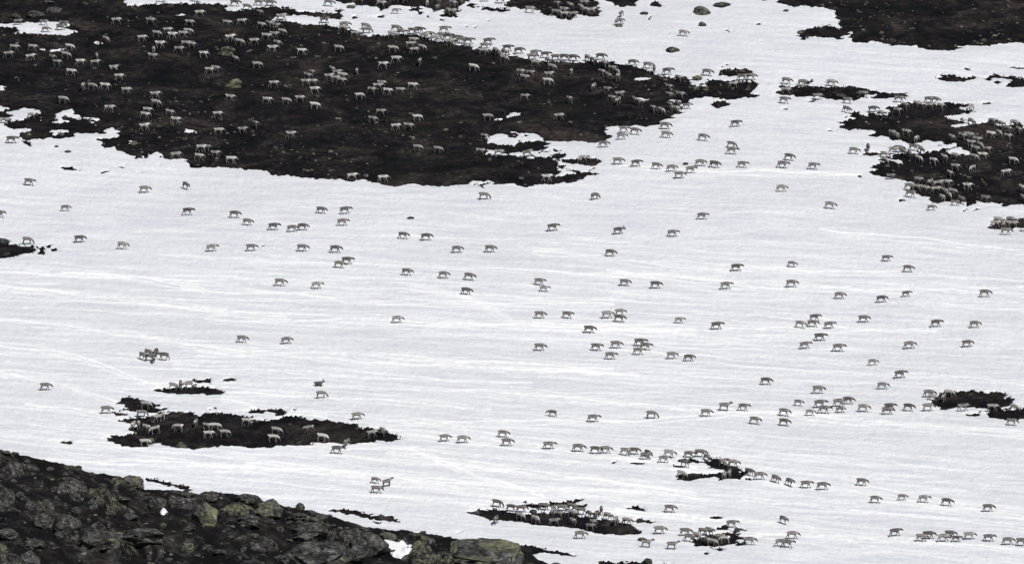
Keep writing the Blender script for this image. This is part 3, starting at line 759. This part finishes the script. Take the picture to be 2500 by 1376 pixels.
m, nt, b = new_mat("snow", 0.55, 0.3)
v = coords(nt)
at = node(nt, "ShaderNodeAttribute", attribute_name="trail")
streak = ramp(nt, noise(nt, skew(nt, 0.20, (0.10, 0.55, 0.55)), 1.0, 8, 0.72, 0.25), [(0.36, 0.0), (0.64, 1.0)])
broad = ramp(nt, noise(nt, coords(nt, (0.5, 0.5, 0.5)), 0.06, 4, 0.5), [(0.35, 0.0), (0.65, 1.0)])
c = mix(nt, streak, (0.615, 0.63, 0.678), (0.80, 0.806, 0.83))
c = mix(nt, broad, mix(nt, 0.5, c, (0.64, 0.648, 0.672)), c)
grain = ramp(nt, noise(nt, coords(nt, (0.55, 0.6, 1.0)), 2.4, 4, 0.75), [(0.36, 0.93), (0.64, 1.05)])
c = mix(nt, 1.0, c, grain, 'MULTIPLY')
patchy = node(nt, "ShaderNodeMath", operation='MULTIPLY')
nt.links.new(at.outputs["Fac"], patchy.inputs[0])
nt.links.new(ramp(nt, noise(nt, coords(nt, (0.35, 1.0, 1.0)), 1.6, 4, 0.7), [(0.34, 0.62), (0.54, 1.0)]), patchy.inputs[1])
c = mix(nt, patchy.outputs[0], c, (0.97, 0.97, 0.97))
nt.links.new(c, b.inputs["Base Color"])
bump(nt, b, noise(nt, coords(nt, (0.8, 0.5, 1.0)), 1.3, 6, 0.72), 1.0, 0.24)
M_SNOW = m

def rock_material():
    m, nt, b = new_mat("lichened_rock", 0.9, 0.2)
    oi = node(nt, "ShaderNodeObjectInfo")
    geo = node(nt, "ShaderNodeTexCoord")
    v = geo.outputs["Object"]
    add = node(nt, "ShaderNodeVectorMath", operation='ADD')
    nt.links.new(v, add.inputs[0])
    nt.links.new(oi.outputs["Location"], add.inputs[1])
    v = add.outputs["Vector"]
    c = ramp(nt, noise(nt, v, 4.0, 9, 0.82, 0.4), [(0.36, (0.012, 0.0125, 0.014)), (0.5, (0.060, 0.060, 0.058)), (0.68, (0.28, 0.277, 0.262))])
    black = ramp(nt, noise(nt, v, 2.6, 5, 0.7), [(0.46, 0.0), (0.60, 0.9)])
    c = mix(nt, black, c, (0.017, 0.018, 0.018))
    c = cracks(nt, v, 0.9, c)
    sep = node(nt, "ShaderNodeSeparateColor")
    nt.links.new(oi.outputs["Color"], sep.inputs[0])
    ln = noise(nt, v, 1.1, 5, 0.65, 0.7)
    sub = node(nt, "ShaderNodeMath", operation='MULTIPLY_ADD')       # more lichen where the stone carries more of it
    nt.links.new(sep.outputs[0], sub.inputs[0])
    sub.inputs[1].default_value = 0.22
    nt.links.new(ln, sub.inputs[2])
    lic = ramp(nt, sub.outputs[0], [(0.63, 0.0), (0.80, 0.8)])
    c = mix(nt, lic, c, mix(nt, noise(nt, v, 4.0, 3), (0.075, 0.084, 0.042), (0.30, 0.31, 0.18)))
    nt.links.new(c, b.inputs["Base Color"])
    bump(nt, b, noise(nt, v, 3.5, 6, 0.7), 0.7, 0.15)
    return m
M_ROCK = rock_material()

m, nt, b = new_mat("pebbles", 0.95, 0.1)
c = ramp(nt, noise(nt, coords(nt), 0.9, 2), [(0.4, (0.03, 0.029, 0.028)), (0.55, (0.085, 0.082, 0.076)), (0.68, (0.17, 0.17, 0.13))])
nt.links.new(c, b.inputs["Base Color"])
M_PEBBLE = m

m, nt, b = new_mat("reindeer_coat", 0.9, 0.1)
oi = node(nt, "ShaderNodeObjectInfo")
at = node(nt, "ShaderNodeAttribute", attribute_name="coat")
c = mix(nt, 1.0, at.outputs["Color"], oi.outputs["Color"], 'MULTIPLY')
molt = ramp(nt, noise(nt, coords(nt), 4.5, 3, 0.6), [(0.35, 0.72), (0.65, 1.18)])
c = mix(nt, 1.0, c, molt, 'MULTIPLY')
nt.links.new(c, b.inputs["Base Color"])
M_COAT = m
m, nt, b = new_mat("velvet_antler", 0.9, 0.1)
b.inputs["Base Color"].default_value = (0.06, 0.048, 0.04, 1)
M_ANTLER = m

# ---------------------------------------------------------------- ground, snow, foreground hill
_, ytop, _, _, _ = view_point(np.array([1250.0]), np.array([-25.0]))
_, ybot, _, _, _ = view_point(np.array([1250.0]), np.array([1400.0]))
ax = axis(-73.0, 73.0, 0.11, -420, 420)
ay = axis(float(ybot[0]) - 4, float(ytop[0]) + 8, 0.29, -235, 640)
X, Y = np.meshgrid(ax, ay)
S, Wd, U, V = snow_field(X, Y)
G = ground_z(X, Y, S)
N = snow_z(X, Y, S, Wd, U, V)
tag(link("ground", grid_mesh("ground", X, Y, G), M_HEATH), kind="structure")
tr_at = sample(trail, U, V) * np.clip(S * 4, 0, 1)
tag(link("snow", grid_mesh("snow", X, Y, N, keep=N > G - 0.12, attrs={"trail": tr_at}), M_SNOW), kind="structure")
rg = np.random.default_rng(9)
cand = np.flatnonzero(((S > -0.44) & (S < 0.11) & (Wd < 0.36) & (U > -20) & (U < 2520) & (V > -20) & (V < 1390)).ravel())
cand = rg.choice(cand, min(6500, len(cand)), replace=False)
TV, TF = np.array([(1, 0, 0), (-1, 0, 0), (0, 1, 0), (0, -1, 0), (0, 0, 1), (0, 0, -1)], float), np.array([(0, 2, 4), (2, 1, 4), (1, 3, 4), (3, 0, 4), (2, 0, 5), (1, 2, 5), (3, 1, 5), (0, 3, 5)])
n_ = len(cand)
tv = TV[None] * rg.uniform(0.5, 1.4, (n_, 6, 1)) * np.stack([rg.uniform(0.08, 0.34, n_), rg.uniform(0.08, 0.26, n_), rg.uniform(0.04, 0.17, n_)], -1)[:, None, :]
tv = tv + np.stack([X.ravel()[cand] + rg.uniform(-0.06, 0.06, n_), Y.ravel()[cand] + rg.uniform(-0.15, 0.15, n_), np.maximum(G, N).ravel()[cand]], -1)[:, None, :]
tag(link("heather_tufts", mesh_from("heather_tufts", tv.reshape(-1, 3), (TF[None] + (np.arange(n_) * 6)[:, None, None]).reshape(-1, 3), False), M_HEATH),
    "dark heather tufts poking through the thin melting snow edges", "heather", kind="stuff")
del X, Y, S, Wd, U, V, G, N, tr_at

hx = axis(-70.0, 14.0, 0.115, -160, 90)
hy = axis(CREST_Y - 44, CREST_Y + 3, 0.24, CREST_Y - 150, CREST_Y + 46)
X, Y = np.meshgrid(hx, hy)
Z = hill_bare(X, Y)
Hh, Hl = humps(X, Y)
tag(link("rocky_hill", grid_mesh("rocky_hill", X, Y, Z, attrs={"rock": np.clip(Hh * 5, 0, 1), "lichen": Hl}), M_HILL), kind="structure")
hill_white = np.zeros((RH, RW))
for l in HILL_SNOW.strip().split("\n"):
    fill(hill_white, numbers(l), 1.0)
hill_white = blur(hill_white, 1, 1, 1)
U, V, _ = to_photo(X, Y, Z)
q = sample(hill_white, U + 2 * fbm(X, Y, 1.5, 2, 1), V + 1.5 * fbm(X, Y, 1.0, 2, 3)) - 0.5
Zs = hill_base(X, Y) + hill_roll(X, Y) * np.clip((CREST_Y - Y) / 3.0, 0, 1) + 0.5 * humps(X, Y)[0] + 0.20 * np.clip(q * 2.5, -1.4, 1)
okh = (Zs > Z - 0.1) & (q > -0.4)
if okh.any():
    tag(link("hill_snow", grid_mesh("hill_snow", X, Y, Zs, keep=okh, attrs={"trail": X * 0 + 0.5}), M_SNOW), kind="structure")
del X, Y, Z, U, V, q, Zs

# ---------------------------------------------------------------- boulders
def ico(sub):
    t = (1 + 5 ** 0.5) / 2
    v = [(-1, t, 0), (1, t, 0), (-1, -t, 0), (1, -t, 0), (0, -1, t), (0, 1, t), (0, -1, -t), (0, 1, -t), (t, 0, -1), (t, 0, 1), (-t, 0, -1), (-t, 0, 1)]
    f = [(0, 11, 5), (0, 5, 1), (0, 1, 7), (0, 7, 10), (0, 10, 11), (1, 5, 9), (5, 11, 4), (11, 10, 2), (10, 7, 6), (7, 1, 8),
         (3, 9, 4), (3, 4, 2), (3, 2, 6), (3, 6, 8), (3, 8, 9), (4, 9, 5), (2, 4, 11), (6, 2, 10), (8, 6, 7), (9, 8, 1)]
    v = [np.array(p) / np.linalg.norm(p) for p in v]
    for _ in range(sub):
        cache, g = {}, []
        def mid(a, b):
            k = (min(a, b), max(a, b))
            if k not in cache:
                p = v[a] + v[b]
                v.append(p / np.linalg.norm(p))
                cache[k] = len(v) - 1
            return cache[k]
        for a, b_, c_ in f:
            ab, bc, ca = mid(a, b_), mid(b_, c_), mid(c_, a)
            g += [(a, ab, ca), (b_, bc, ab), (c_, ca, bc), (ab, bc, ca)]
        f = g
    return np.array(v), np.array(f)
IV, IF = ico(4)
def boulder_mesh(seed, boxy):
    r = np.random.default_rng(seed)
    p = IV.copy()
    rad = np.ones(len(p))
    for _ in range(int(r.integers(9, 15))):                 # planes that shear facets off the block
        n = r.normal(size=3)
        n /= np.linalg.norm(n)
        d = p @ n
        h = r.uniform(0.55, 0.86) if boxy else r.uniform(0.72, 0.95)
        rad = np.minimum(rad, np.where(d > 0.05, h / np.maximum(d, 0.05), 9))
    p = p * rad[:, None]
    k = 0.12 * fbm(p[:, 0] + 3 * seed, p[:, 1] + p[:, 2] * 1.7, 0.5, 5, seed % 5, 0.6)
    p = p * (1 + k)[:, None]
    p /= np.abs(p).max(0)
    return mesh_from("boulder", p, IF)
BOULDERS = [boulder_mesh(40 + i, i % 2 == 0) for i in range(12)]

def rocks(text):
    a = [[float(t) for t in q.split()] for q in text.replace("\n", ";").split(";") if q.strip()]
    return np.array(a)
ORD = ["first", "second", "third", "fourth", "fifth", "sixth", "seventh", "eighth", "ninth", "tenth", "eleventh", "twelfth", "thirteenth", "fourteenth"]
def in_zones(text):
    out = []
    for l in text.strip().split("\n"):
        bx, ph = l.split("|")
        out.append(([float(t) for t in bx.split()], ph.strip()))
    return out
def zone_of(zs, x, y):
    for bx, ph in zs:
        if bx[0] <= x <= bx[2] and bx[1] <= y <= bx[3]:
            return ph
    return None
def ranks(items):
    """items: list of (x, phrase) -> list of (rank from the left, how many) within each phrase"""
    res = [None] * len(items)
    for ph in set(p for _, p in items):
        ids = sorted([i for i, (_, p) in enumerate(items) if p == ph], key=lambda i: items[i][0])
        for r, i in enumerate(ids):
            res[i] = (r, len(ids))
    return res
def rock_words(w, h, lic):
    size = "big" if w > 36 else "small" if w < 16 else "mid-sized"
    skin = "yellow-green lichened" if lic > 0.75 else "lichen-flecked" if lic > 0.45 else "grey" if lic > 0.22 else "dark"
    return size, skin
def place_rocks(R, zones, where, group):
    zs = in_zones(zones)
    items = [(r[0], zone_of(zs, r[0], r[1]) or "NONE %d %d" % (r[0], r[1])) for r in R]
    rk = ranks(items)
    for i, (cx, cy, w, h, lic) in enumerate(R):
        if where == "hill":
            x, y, z, t = [float(q[0]) for q in hill_point(np.array([cx]), np.array([cy + h * 0.35]))]
        else:
            x, y, z, s, t = [float(q[0]) for q in view_point(np.array([cx]), np.array([cy + h * 0.38]))]
        px = K * t
        me = BOULDERS[(i * 5 + int(cx)) % 12]
        o = link("boulder", me, M_ROCK)
        rx, hgt = w * px * 0.54, h * px
        ry = rx * (0.8 if h > 0.5 * w else 1.15)
        zz = hgt * 0.60
        o.location = (x, y + ry * 0.35, z + hgt * 0.50 - zz * 0.52)
        o.scale = (rx, ry, zz)
        o.rotation_euler = (random.uniform(-0.12, 0.12), random.uniform(-0.12, 0.12), random.choice([0, math.pi]) + random.uniform(-0.25, 0.25))
        o.color = (lic, 0, 0, 1)
        size, skin = rock_words(w, h, lic)
        r, n = rk[i]
        ph = items[i][1]
        lab = f"{size} {skin} boulder" + (f", {ORD[r]} from left " if n > 1 else " ") + ph
        tag(o, SPECIAL.get((int(cx), int(cy)), lab), "boulder", group)
R1, R2 = rocks(ROCKS_SLOPE), rocks(ROCKS_HILL)
place_rocks(R1, ROCK_ZONES, "slope", "boulders out on the snowy slope")
place_rocks(R2, HILL_ZONES, "hill", "boulders on the dark foreground hill")

# pebbles strewn over the bare ground, too many to count
PV, PF = ico(1)
def strew(name, xs, ys, zs, lo, hi, label):
    n = len(xs)
    r = np.random.default_rng(len(xs))
    sz = r.uniform(lo, hi, n) * r.uniform(0.5, 1, n)
    st = r.uniform(0.55, 1.3, (n, 1, 3))
    st[:, :, 2] *= 0.7
    jit = 1 + 0.18 * r.normal(size=(n, len(PV), 1))
    v = PV[None] * st * jit * sz[:, None, None] + np.stack([xs, ys, zs], -1)[:, None, :]
    f = PF[None] + (np.arange(n) * len(PV))[:, None, None]
    tag(link(name, mesh_from(name, v.reshape(-1, 3), f.reshape(-1, 3), False), M_PEBBLE), label, "stones", kind="stuff")
r = np.random.default_rng(3)
uu, vv = r.uniform(-20, 2520, 9000), np.concatenate([r.uniform(-10, 520, 7600), r.uniform(520, 1376, 1400)])
x, y, z, s, t = view_point(uu, vv)
ok = (s < -0.55)
ok &= r.random(9000) < np.clip(0.25 + 0.75 * fbm(x, y, 9.0, 3, 2), 0.04, 0.9)
strew("scattered_stones", x[ok], y[ok], z[ok], 0.08, 0.36, "small pale stones strewn over the dark heath of the slope")
uu, vv = r.uniform(-20, 1400, 620), r.uniform(1090, 1390, 620)
lim = np.interp(uu, cp_[:, 0], cp_[:, 1])
ok = vv > lim + 3
x, y, z, t = hill_point(uu[ok], vv[ok])
strew("scattered_stones", x, y, z, 0.06, 0.34, "small grey stones strewn over the rocky foreground hill")

# ---------------------------------------------------------------- reindeer
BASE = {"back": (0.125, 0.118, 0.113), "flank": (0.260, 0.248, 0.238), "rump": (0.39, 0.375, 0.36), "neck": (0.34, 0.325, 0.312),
        "face": (0.075, 0.071, 0.068), "leg": (0.165, 0.156, 0.150), "belly_shade": (0.12, 0.114, 0.11)}  # belly colour is darkened to paint in the shade under an overhead-lit body
def reindeer_mesh(pose, swing):
    P, E, Rr, Cc = [], [], [], []
    def add(p, rr, c, parent=None):
        P.append(p)
        Rr.append(rr if isinstance(rr, tuple) else (rr, rr))
        Cc.append(c)
        if parent is not None:
            E.append((parent, len(P) - 1))
        return len(P) - 1
    drop = -0.36 if pose == "lie" else 0.0
    z = lambda q: q + drop
    hip = add((-0.46, 0, z(0.89)), (0.19, 0.205), "flank")
    rump = add((-0.63, 0, z(0.86)), (0.11, 0.15), "rump", hip)
    add((-0.72, 0, z(0.80)), 0.045, "rump", rump)
    mid = add((-0.10, 0, z(0.83)), (0.225, 0.235), "flank", hip)
    chest = add((0.26, 0, z(0.84)), (0.215, 0.24), "flank", mid)
    with_neck = {"walk": [(0.50, 0.89), (0.68, 0.87), (0.83, 0.87), (0.93, 0.78), (1.03, 0.66)],
                 "low": [(0.49, 0.84), (0.66, 0.76), (0.80, 0.70), (0.88, 0.59), (0.94, 0.46)],
                 "graze": [(0.48, 0.74), (0.63, 0.55), (0.74, 0.38), (0.79, 0.24), (0.83, 0.10)],
                 "up": [(0.49, 0.95), (0.65, 1.04), (0.78, 1.13), (0.90, 1.06), (1.0, 0.97)],
                 "lie": [(0.47, 0.96), (0.60, 1.06), (0.70, 1.14), (0.83, 1.08), (0.94, 1.0)]}[pose]
    n1 = add((with_neck[0][0], 0, z(with_neck[0][1])), (0.12, 0.17), "neck", chest)
    n2 = add((with_neck[1][0], 0, z(with_neck[1][1])), (0.085, 0.125), "neck", n1)
    h1 = add((with_neck[2][0], 0, z(with_neck[2][1])), (0.078, 0.098), "face", n2)
    h2 = add((with_neck[3][0], 0, z(with_neck[3][1])), (0.06, 0.075), "face", h1)
    add((with_neck[4][0], 0, z(with_neck[4][1])), 0.045, "face", h2)
    ex, ez = with_neck[2]
    for s in (-1, 1):
        e = add((ex - 0.03, 0.10 * s, z(ez + 0.07)), 0.025, "face", h1)
        add((ex - 0.07, 0.17 * s, z(ez + 0.10)), 0.018, "face", e)
    for s, k in ((1, 0), (-1, 1)):
        a, b_ = swing[k], swing[2 + k]
        if pose == "lie":
            q = add((0.30, 0.15 * s, 0.26), 0.09, "flank", chest)
            q = add((0.52, 0.17 * s, 0.10), 0.05, "leg", q)
            add((0.25, 0.19 * s, 0.05), 0.04, "leg", q)
            q = add((-0.40, 0.20 * s, 0.30), 0.13, "flank", hip)
            q = add((-0.12, 0.25 * s, 0.12), 0.06, "leg", q)
            add((-0.45, 0.27 * s, 0.05), 0.04, "leg", q)
            continue
        q = add((0.30 + 0.1 * a, 0.115 * s, 0.62), (0.07, 0.095), "flank", chest)
        q = add((0.31 + 0.55 * a, 0.115 * s, 0.37), 0.043, "leg", q)
        q = add((0.29 + 0.95 * a, 0.11 * s, 0.10), 0.030, "leg", q)
        add((0.32 + 1.0 * a, 0.11 * s, 0.015), 0.038, "leg", q)
        q = add((-0.46 + 0.15 * b_, 0.12 * s, 0.64), (0.085, 0.13), "flank", hip)
        q = add((-0.57 + 0.55 * b_, 0.12 * s, 0.39), 0.050, "leg", q)
        q = add((-0.52 + 0.95 * b_, 0.11 * s, 0.10), 0.032, "leg", q)
        add((-0.49 + 1.0 * b_, 0.11 * s, 0.015), 0.038, "leg", q)
    me = bpy.data.meshes.new("skeleton")
    me.from_pydata(P, E, [])
    o = bpy.data.objects.new("skeleton", me)
    COL.objects.link(o)
    o.modifiers.new("skin", 'SKIN').use_smooth_shade = True
    for i, d in enumerate(me.skin_vertices[0].data):
        d.radius = Rr[i]
        d.use_root = (i == 0)
    o.modifiers.new("sub", 'SUBSURF').levels = 1
    dg = bpy.context.evaluated_depsgraph_get()
    out = bpy.data.meshes.new_from_object(o.evaluated_get(dg))
    bpy.data.objects.remove(o)
    bpy.data.meshes.remove(me)
    out.name = "reindeer"
    n = len(out.vertices)
    co = np.empty(n * 3, np.float32)
    out.vertices.foreach_get("co", co)
    co = co.reshape(-1, 3)
    Pa = np.array(P)
    near = ((co[:, None, :] - Pa[None]) ** 2).sum(-1).argmin(1)
    colr = np.array([BASE[Cc[i]] for i in near])
    trunk = np.array([Cc[i] == "flank" for i in near])
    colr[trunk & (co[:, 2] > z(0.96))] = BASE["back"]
    colr[trunk & (co[:, 2] < z(0.68)) & (co[:, 2] > z(0.56)) & (np.abs(co[:, 0] + 0.1) < 0.3)] = BASE["belly_shade"]
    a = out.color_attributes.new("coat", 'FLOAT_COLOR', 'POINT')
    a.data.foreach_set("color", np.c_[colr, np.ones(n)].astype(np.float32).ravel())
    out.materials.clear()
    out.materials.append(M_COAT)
    return out
KINDS = {
    "w0": reindeer_mesh("walk", (0.25, -0.20, -0.20, 0.24)), "w1": reindeer_mesh("walk", (-0.24, 0.21, 0.22, -0.22)),
    "w2": reindeer_mesh("low", (0.18, -0.22, 0.20, -0.12)), "w3": reindeer_mesh("low", (-0.12, 0.25, -0.22, 0.16)),
    "g": reindeer_mesh("graze", (0.06, -0.12, -0.08, 0.06)), "h": reindeer_mesh("up", (0.02, -0.04, 0.03, -0.06)),
    "z": reindeer_mesh("lie", (0, 0, 0, 0))}
def antler_mesh(s):
    P = [(0, 0, 0), (-0.10, 0.08 * s, 0.14), (-0.20, 0.15 * s, 0.30), (-0.14, 0.19 * s, 0.46), (0.0, 0.19 * s, 0.56), (0.10, 0.05 * s, 0.14), (0.18, 0.05 * s, 0.20), (-0.27, 0.20 * s, 0.40)]
    E = [(0, 1), (1, 2), (2, 3), (3, 4), (0, 5), (5, 6), (2, 7)]
    me = bpy.data.meshes.new("antler")
    me.from_pydata(P, E, [])
    o = bpy.data.objects.new("antler", me)
    COL.objects.link(o)
    o.modifiers.new("skin", 'SKIN').use_smooth_shade = True
    for i, d in enumerate(me.skin_vertices[0].data):
        d.radius = (0.024, 0.024)
        d.use_root = (i == 0)
    out = bpy.data.meshes.new_from_object(o.evaluated_get(bpy.context.evaluated_depsgraph_get()))
    bpy.data.objects.remove(o)
    bpy.data.meshes.remove(me)
    out.materials.clear()
    out.materials.append(M_ANTLER)
    return out
ANTLERS = [antler_mesh(-1), antler_mesh(1)]

HEAD = {"r": 0, "d": -38, "f": -98, "a": 92, "u": 40, "q": -140, "l": 180}
COAT = {"p": 1.45, "": 1.0, "k": 0.62}
herd = []
for q in DEER.replace("\n", ";").split(";"):
    t = q.split()
    if t:
        herd.append((float(t[0]), float(t[1]), "".join(t[2:])))
hu, hv = np.array([h[0] for h in herd]), np.array([h[1] for h in herd])
hxs, hys, hzs, hss, hts = view_point(hu, hv - 1.0)
gx = (surface_z(hxs + 0.7, hys)[0] - surface_z(hxs - 0.7, hys)[0]) / 1.4
gy = (surface_z(hxs, hys + 0.7)[0] - surface_z(hxs, hys - 0.7)[0]) / 1.4
order = sorted(range(len(herd)), key=lambda i: -herd[i][1])
near_ids, far_ids = order[:300], order[300:]
zs = in_zones(ZONES)
items = [(herd[i][0], zone_of(zs, herd[i][0], herd[i][1]) or "NONE") for i in near_ids]
rk = ranks(items)
def deer_setup(i):
    u, v, f = herd[i]
    rr = random.Random(i * 77 + 5)
    head = next((c for c in "dfauql" if c in f), "r")
    crowd = hss[i] < -0.1 and ((u > 2130 and v < 505) or (1270 < u < 1690 and 130 < v < 285) or (1020 < u < 1460 and v < 50) or (v > 1230 and u > 1240))
    if head == "r" and crowd and rr.random() < 0.75:
        head = "d"
    ang = math.radians(HEAD[head] + (rr.uniform(-28, 16) if crowd else rr.uniform(-20, 13)))
    kind = "z" if "z" in f else "g" if "g" in f else "h" if "h" in f else rr.choice(["w0", "w1", "w2", "w3", "w2", "w3"])
    if kind[0] == "w" and hss[i] < -0.1 and rr.random() < 0.16:
        kind = "g"
    coat = "p" if "p" in f else "k" if "k" in f else ""
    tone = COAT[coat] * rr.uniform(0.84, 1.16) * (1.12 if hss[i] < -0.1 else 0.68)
    scale = rr.uniform(0.93, 1.04) * (0.84 if "s" in f else 1.0)
    grade = gx[i] * math.cos(ang) + gy[i] * math.sin(ang)
    M = Matrix.Translation((hxs[i], hys[i], hzs[i] - 0.015)) @ Matrix.Rotation(ang, 4, 'Z') @ Matrix.Rotation(-math.atan(grade) * 0.9, 4, 'Y') @ Matrix.Scale(scale, 4)
    return kind, coat, tone, head, M
for n, i in enumerate(near_ids):
    kind, coat, tone, head, M = deer_setup(i)
    o = link("reindeer", KINDS[kind], M_COAT)
    o.matrix_world = M
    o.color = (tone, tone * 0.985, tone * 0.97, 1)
    act = {"z": "lying", "g": "grazing", "h": "standing head-up"}.get(kind, {"f": "head-on", "a": "facing away", "l": "facing left", "q": "facing left"}.get(head, "walking"))
    if head == "l" and kind == "g":
        act = "grazing leftward"
    if "n" in herd[i][2]:
        act = "with antlers"
        hd = {"z": (0.69, 0.84), "h": (0.76, 1.18)}.get(kind, (0.80, 0.94) if kind in ("w0", "w1") else (0.78, 0.78))
        for a in ANTLERS:
            c = link("antler", a, M_ANTLER, o)
            c.scale = (0.6, 0.6, 0.6)
            c.location = (hd[0], 0, hd[1])
    r_, cnt = rk[n]
    lab = {"p": "pale", "k": "dark", "": "grey-brown"}[coat] + " reindeer " + act
    lab += (f", {ORD[r_]} from left " if cnt > 1 else ", ") + items[n][1]
    tag(o, lab, "reindeer", "reindeer crossing the snowy slope")
# the far part of the herd, beyond what can be told apart one by one
vs_, fs_, cs_, base = [], [], [], 0
for kind_me in KINDS.values():
    kind_me.calc_loop_triangles()
cache = {}
for k, me in KINDS.items():
    n = len(me.vertices)
    co = np.empty(n * 3, np.float32)
    me.vertices.foreach_get("co", co)
    cl = np.empty(n * 4, np.float32)
    me.color_attributes["coat"].data.foreach_get("color", cl)
    tri = np.empty(len(me.loop_triangles) * 3, np.int32)
    me.loop_triangles.foreach_get("vertices", tri)
    cache[k] = (co.reshape(-1, 3), cl.reshape(-1, 4), tri.reshape(-1, 3))
for i in far_ids:
    kind, coat, tone, head, M = deer_setup(i)
    co, cl, tri = cache[kind]
    A = np.array(M)
    vs_.append(co @ A[:3, :3].T + A[:3, 3])
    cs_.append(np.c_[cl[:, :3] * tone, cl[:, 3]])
    fs_.append(tri + base)
    base += len(co)
me = mesh_from("reindeer_herd", np.concatenate(vs_), np.concatenate(fs_))
a = me.color_attributes.new("coat", 'FLOAT_COLOR', 'POINT')
a.data.foreach_set("color", np.concatenate(cs_).astype(np.float32).ravel())
tag(link("reindeer_herd", me, M_COAT), "distant mass of reindeer spread over the upper brown heath and its snow edges", "reindeer", kind="stuff")
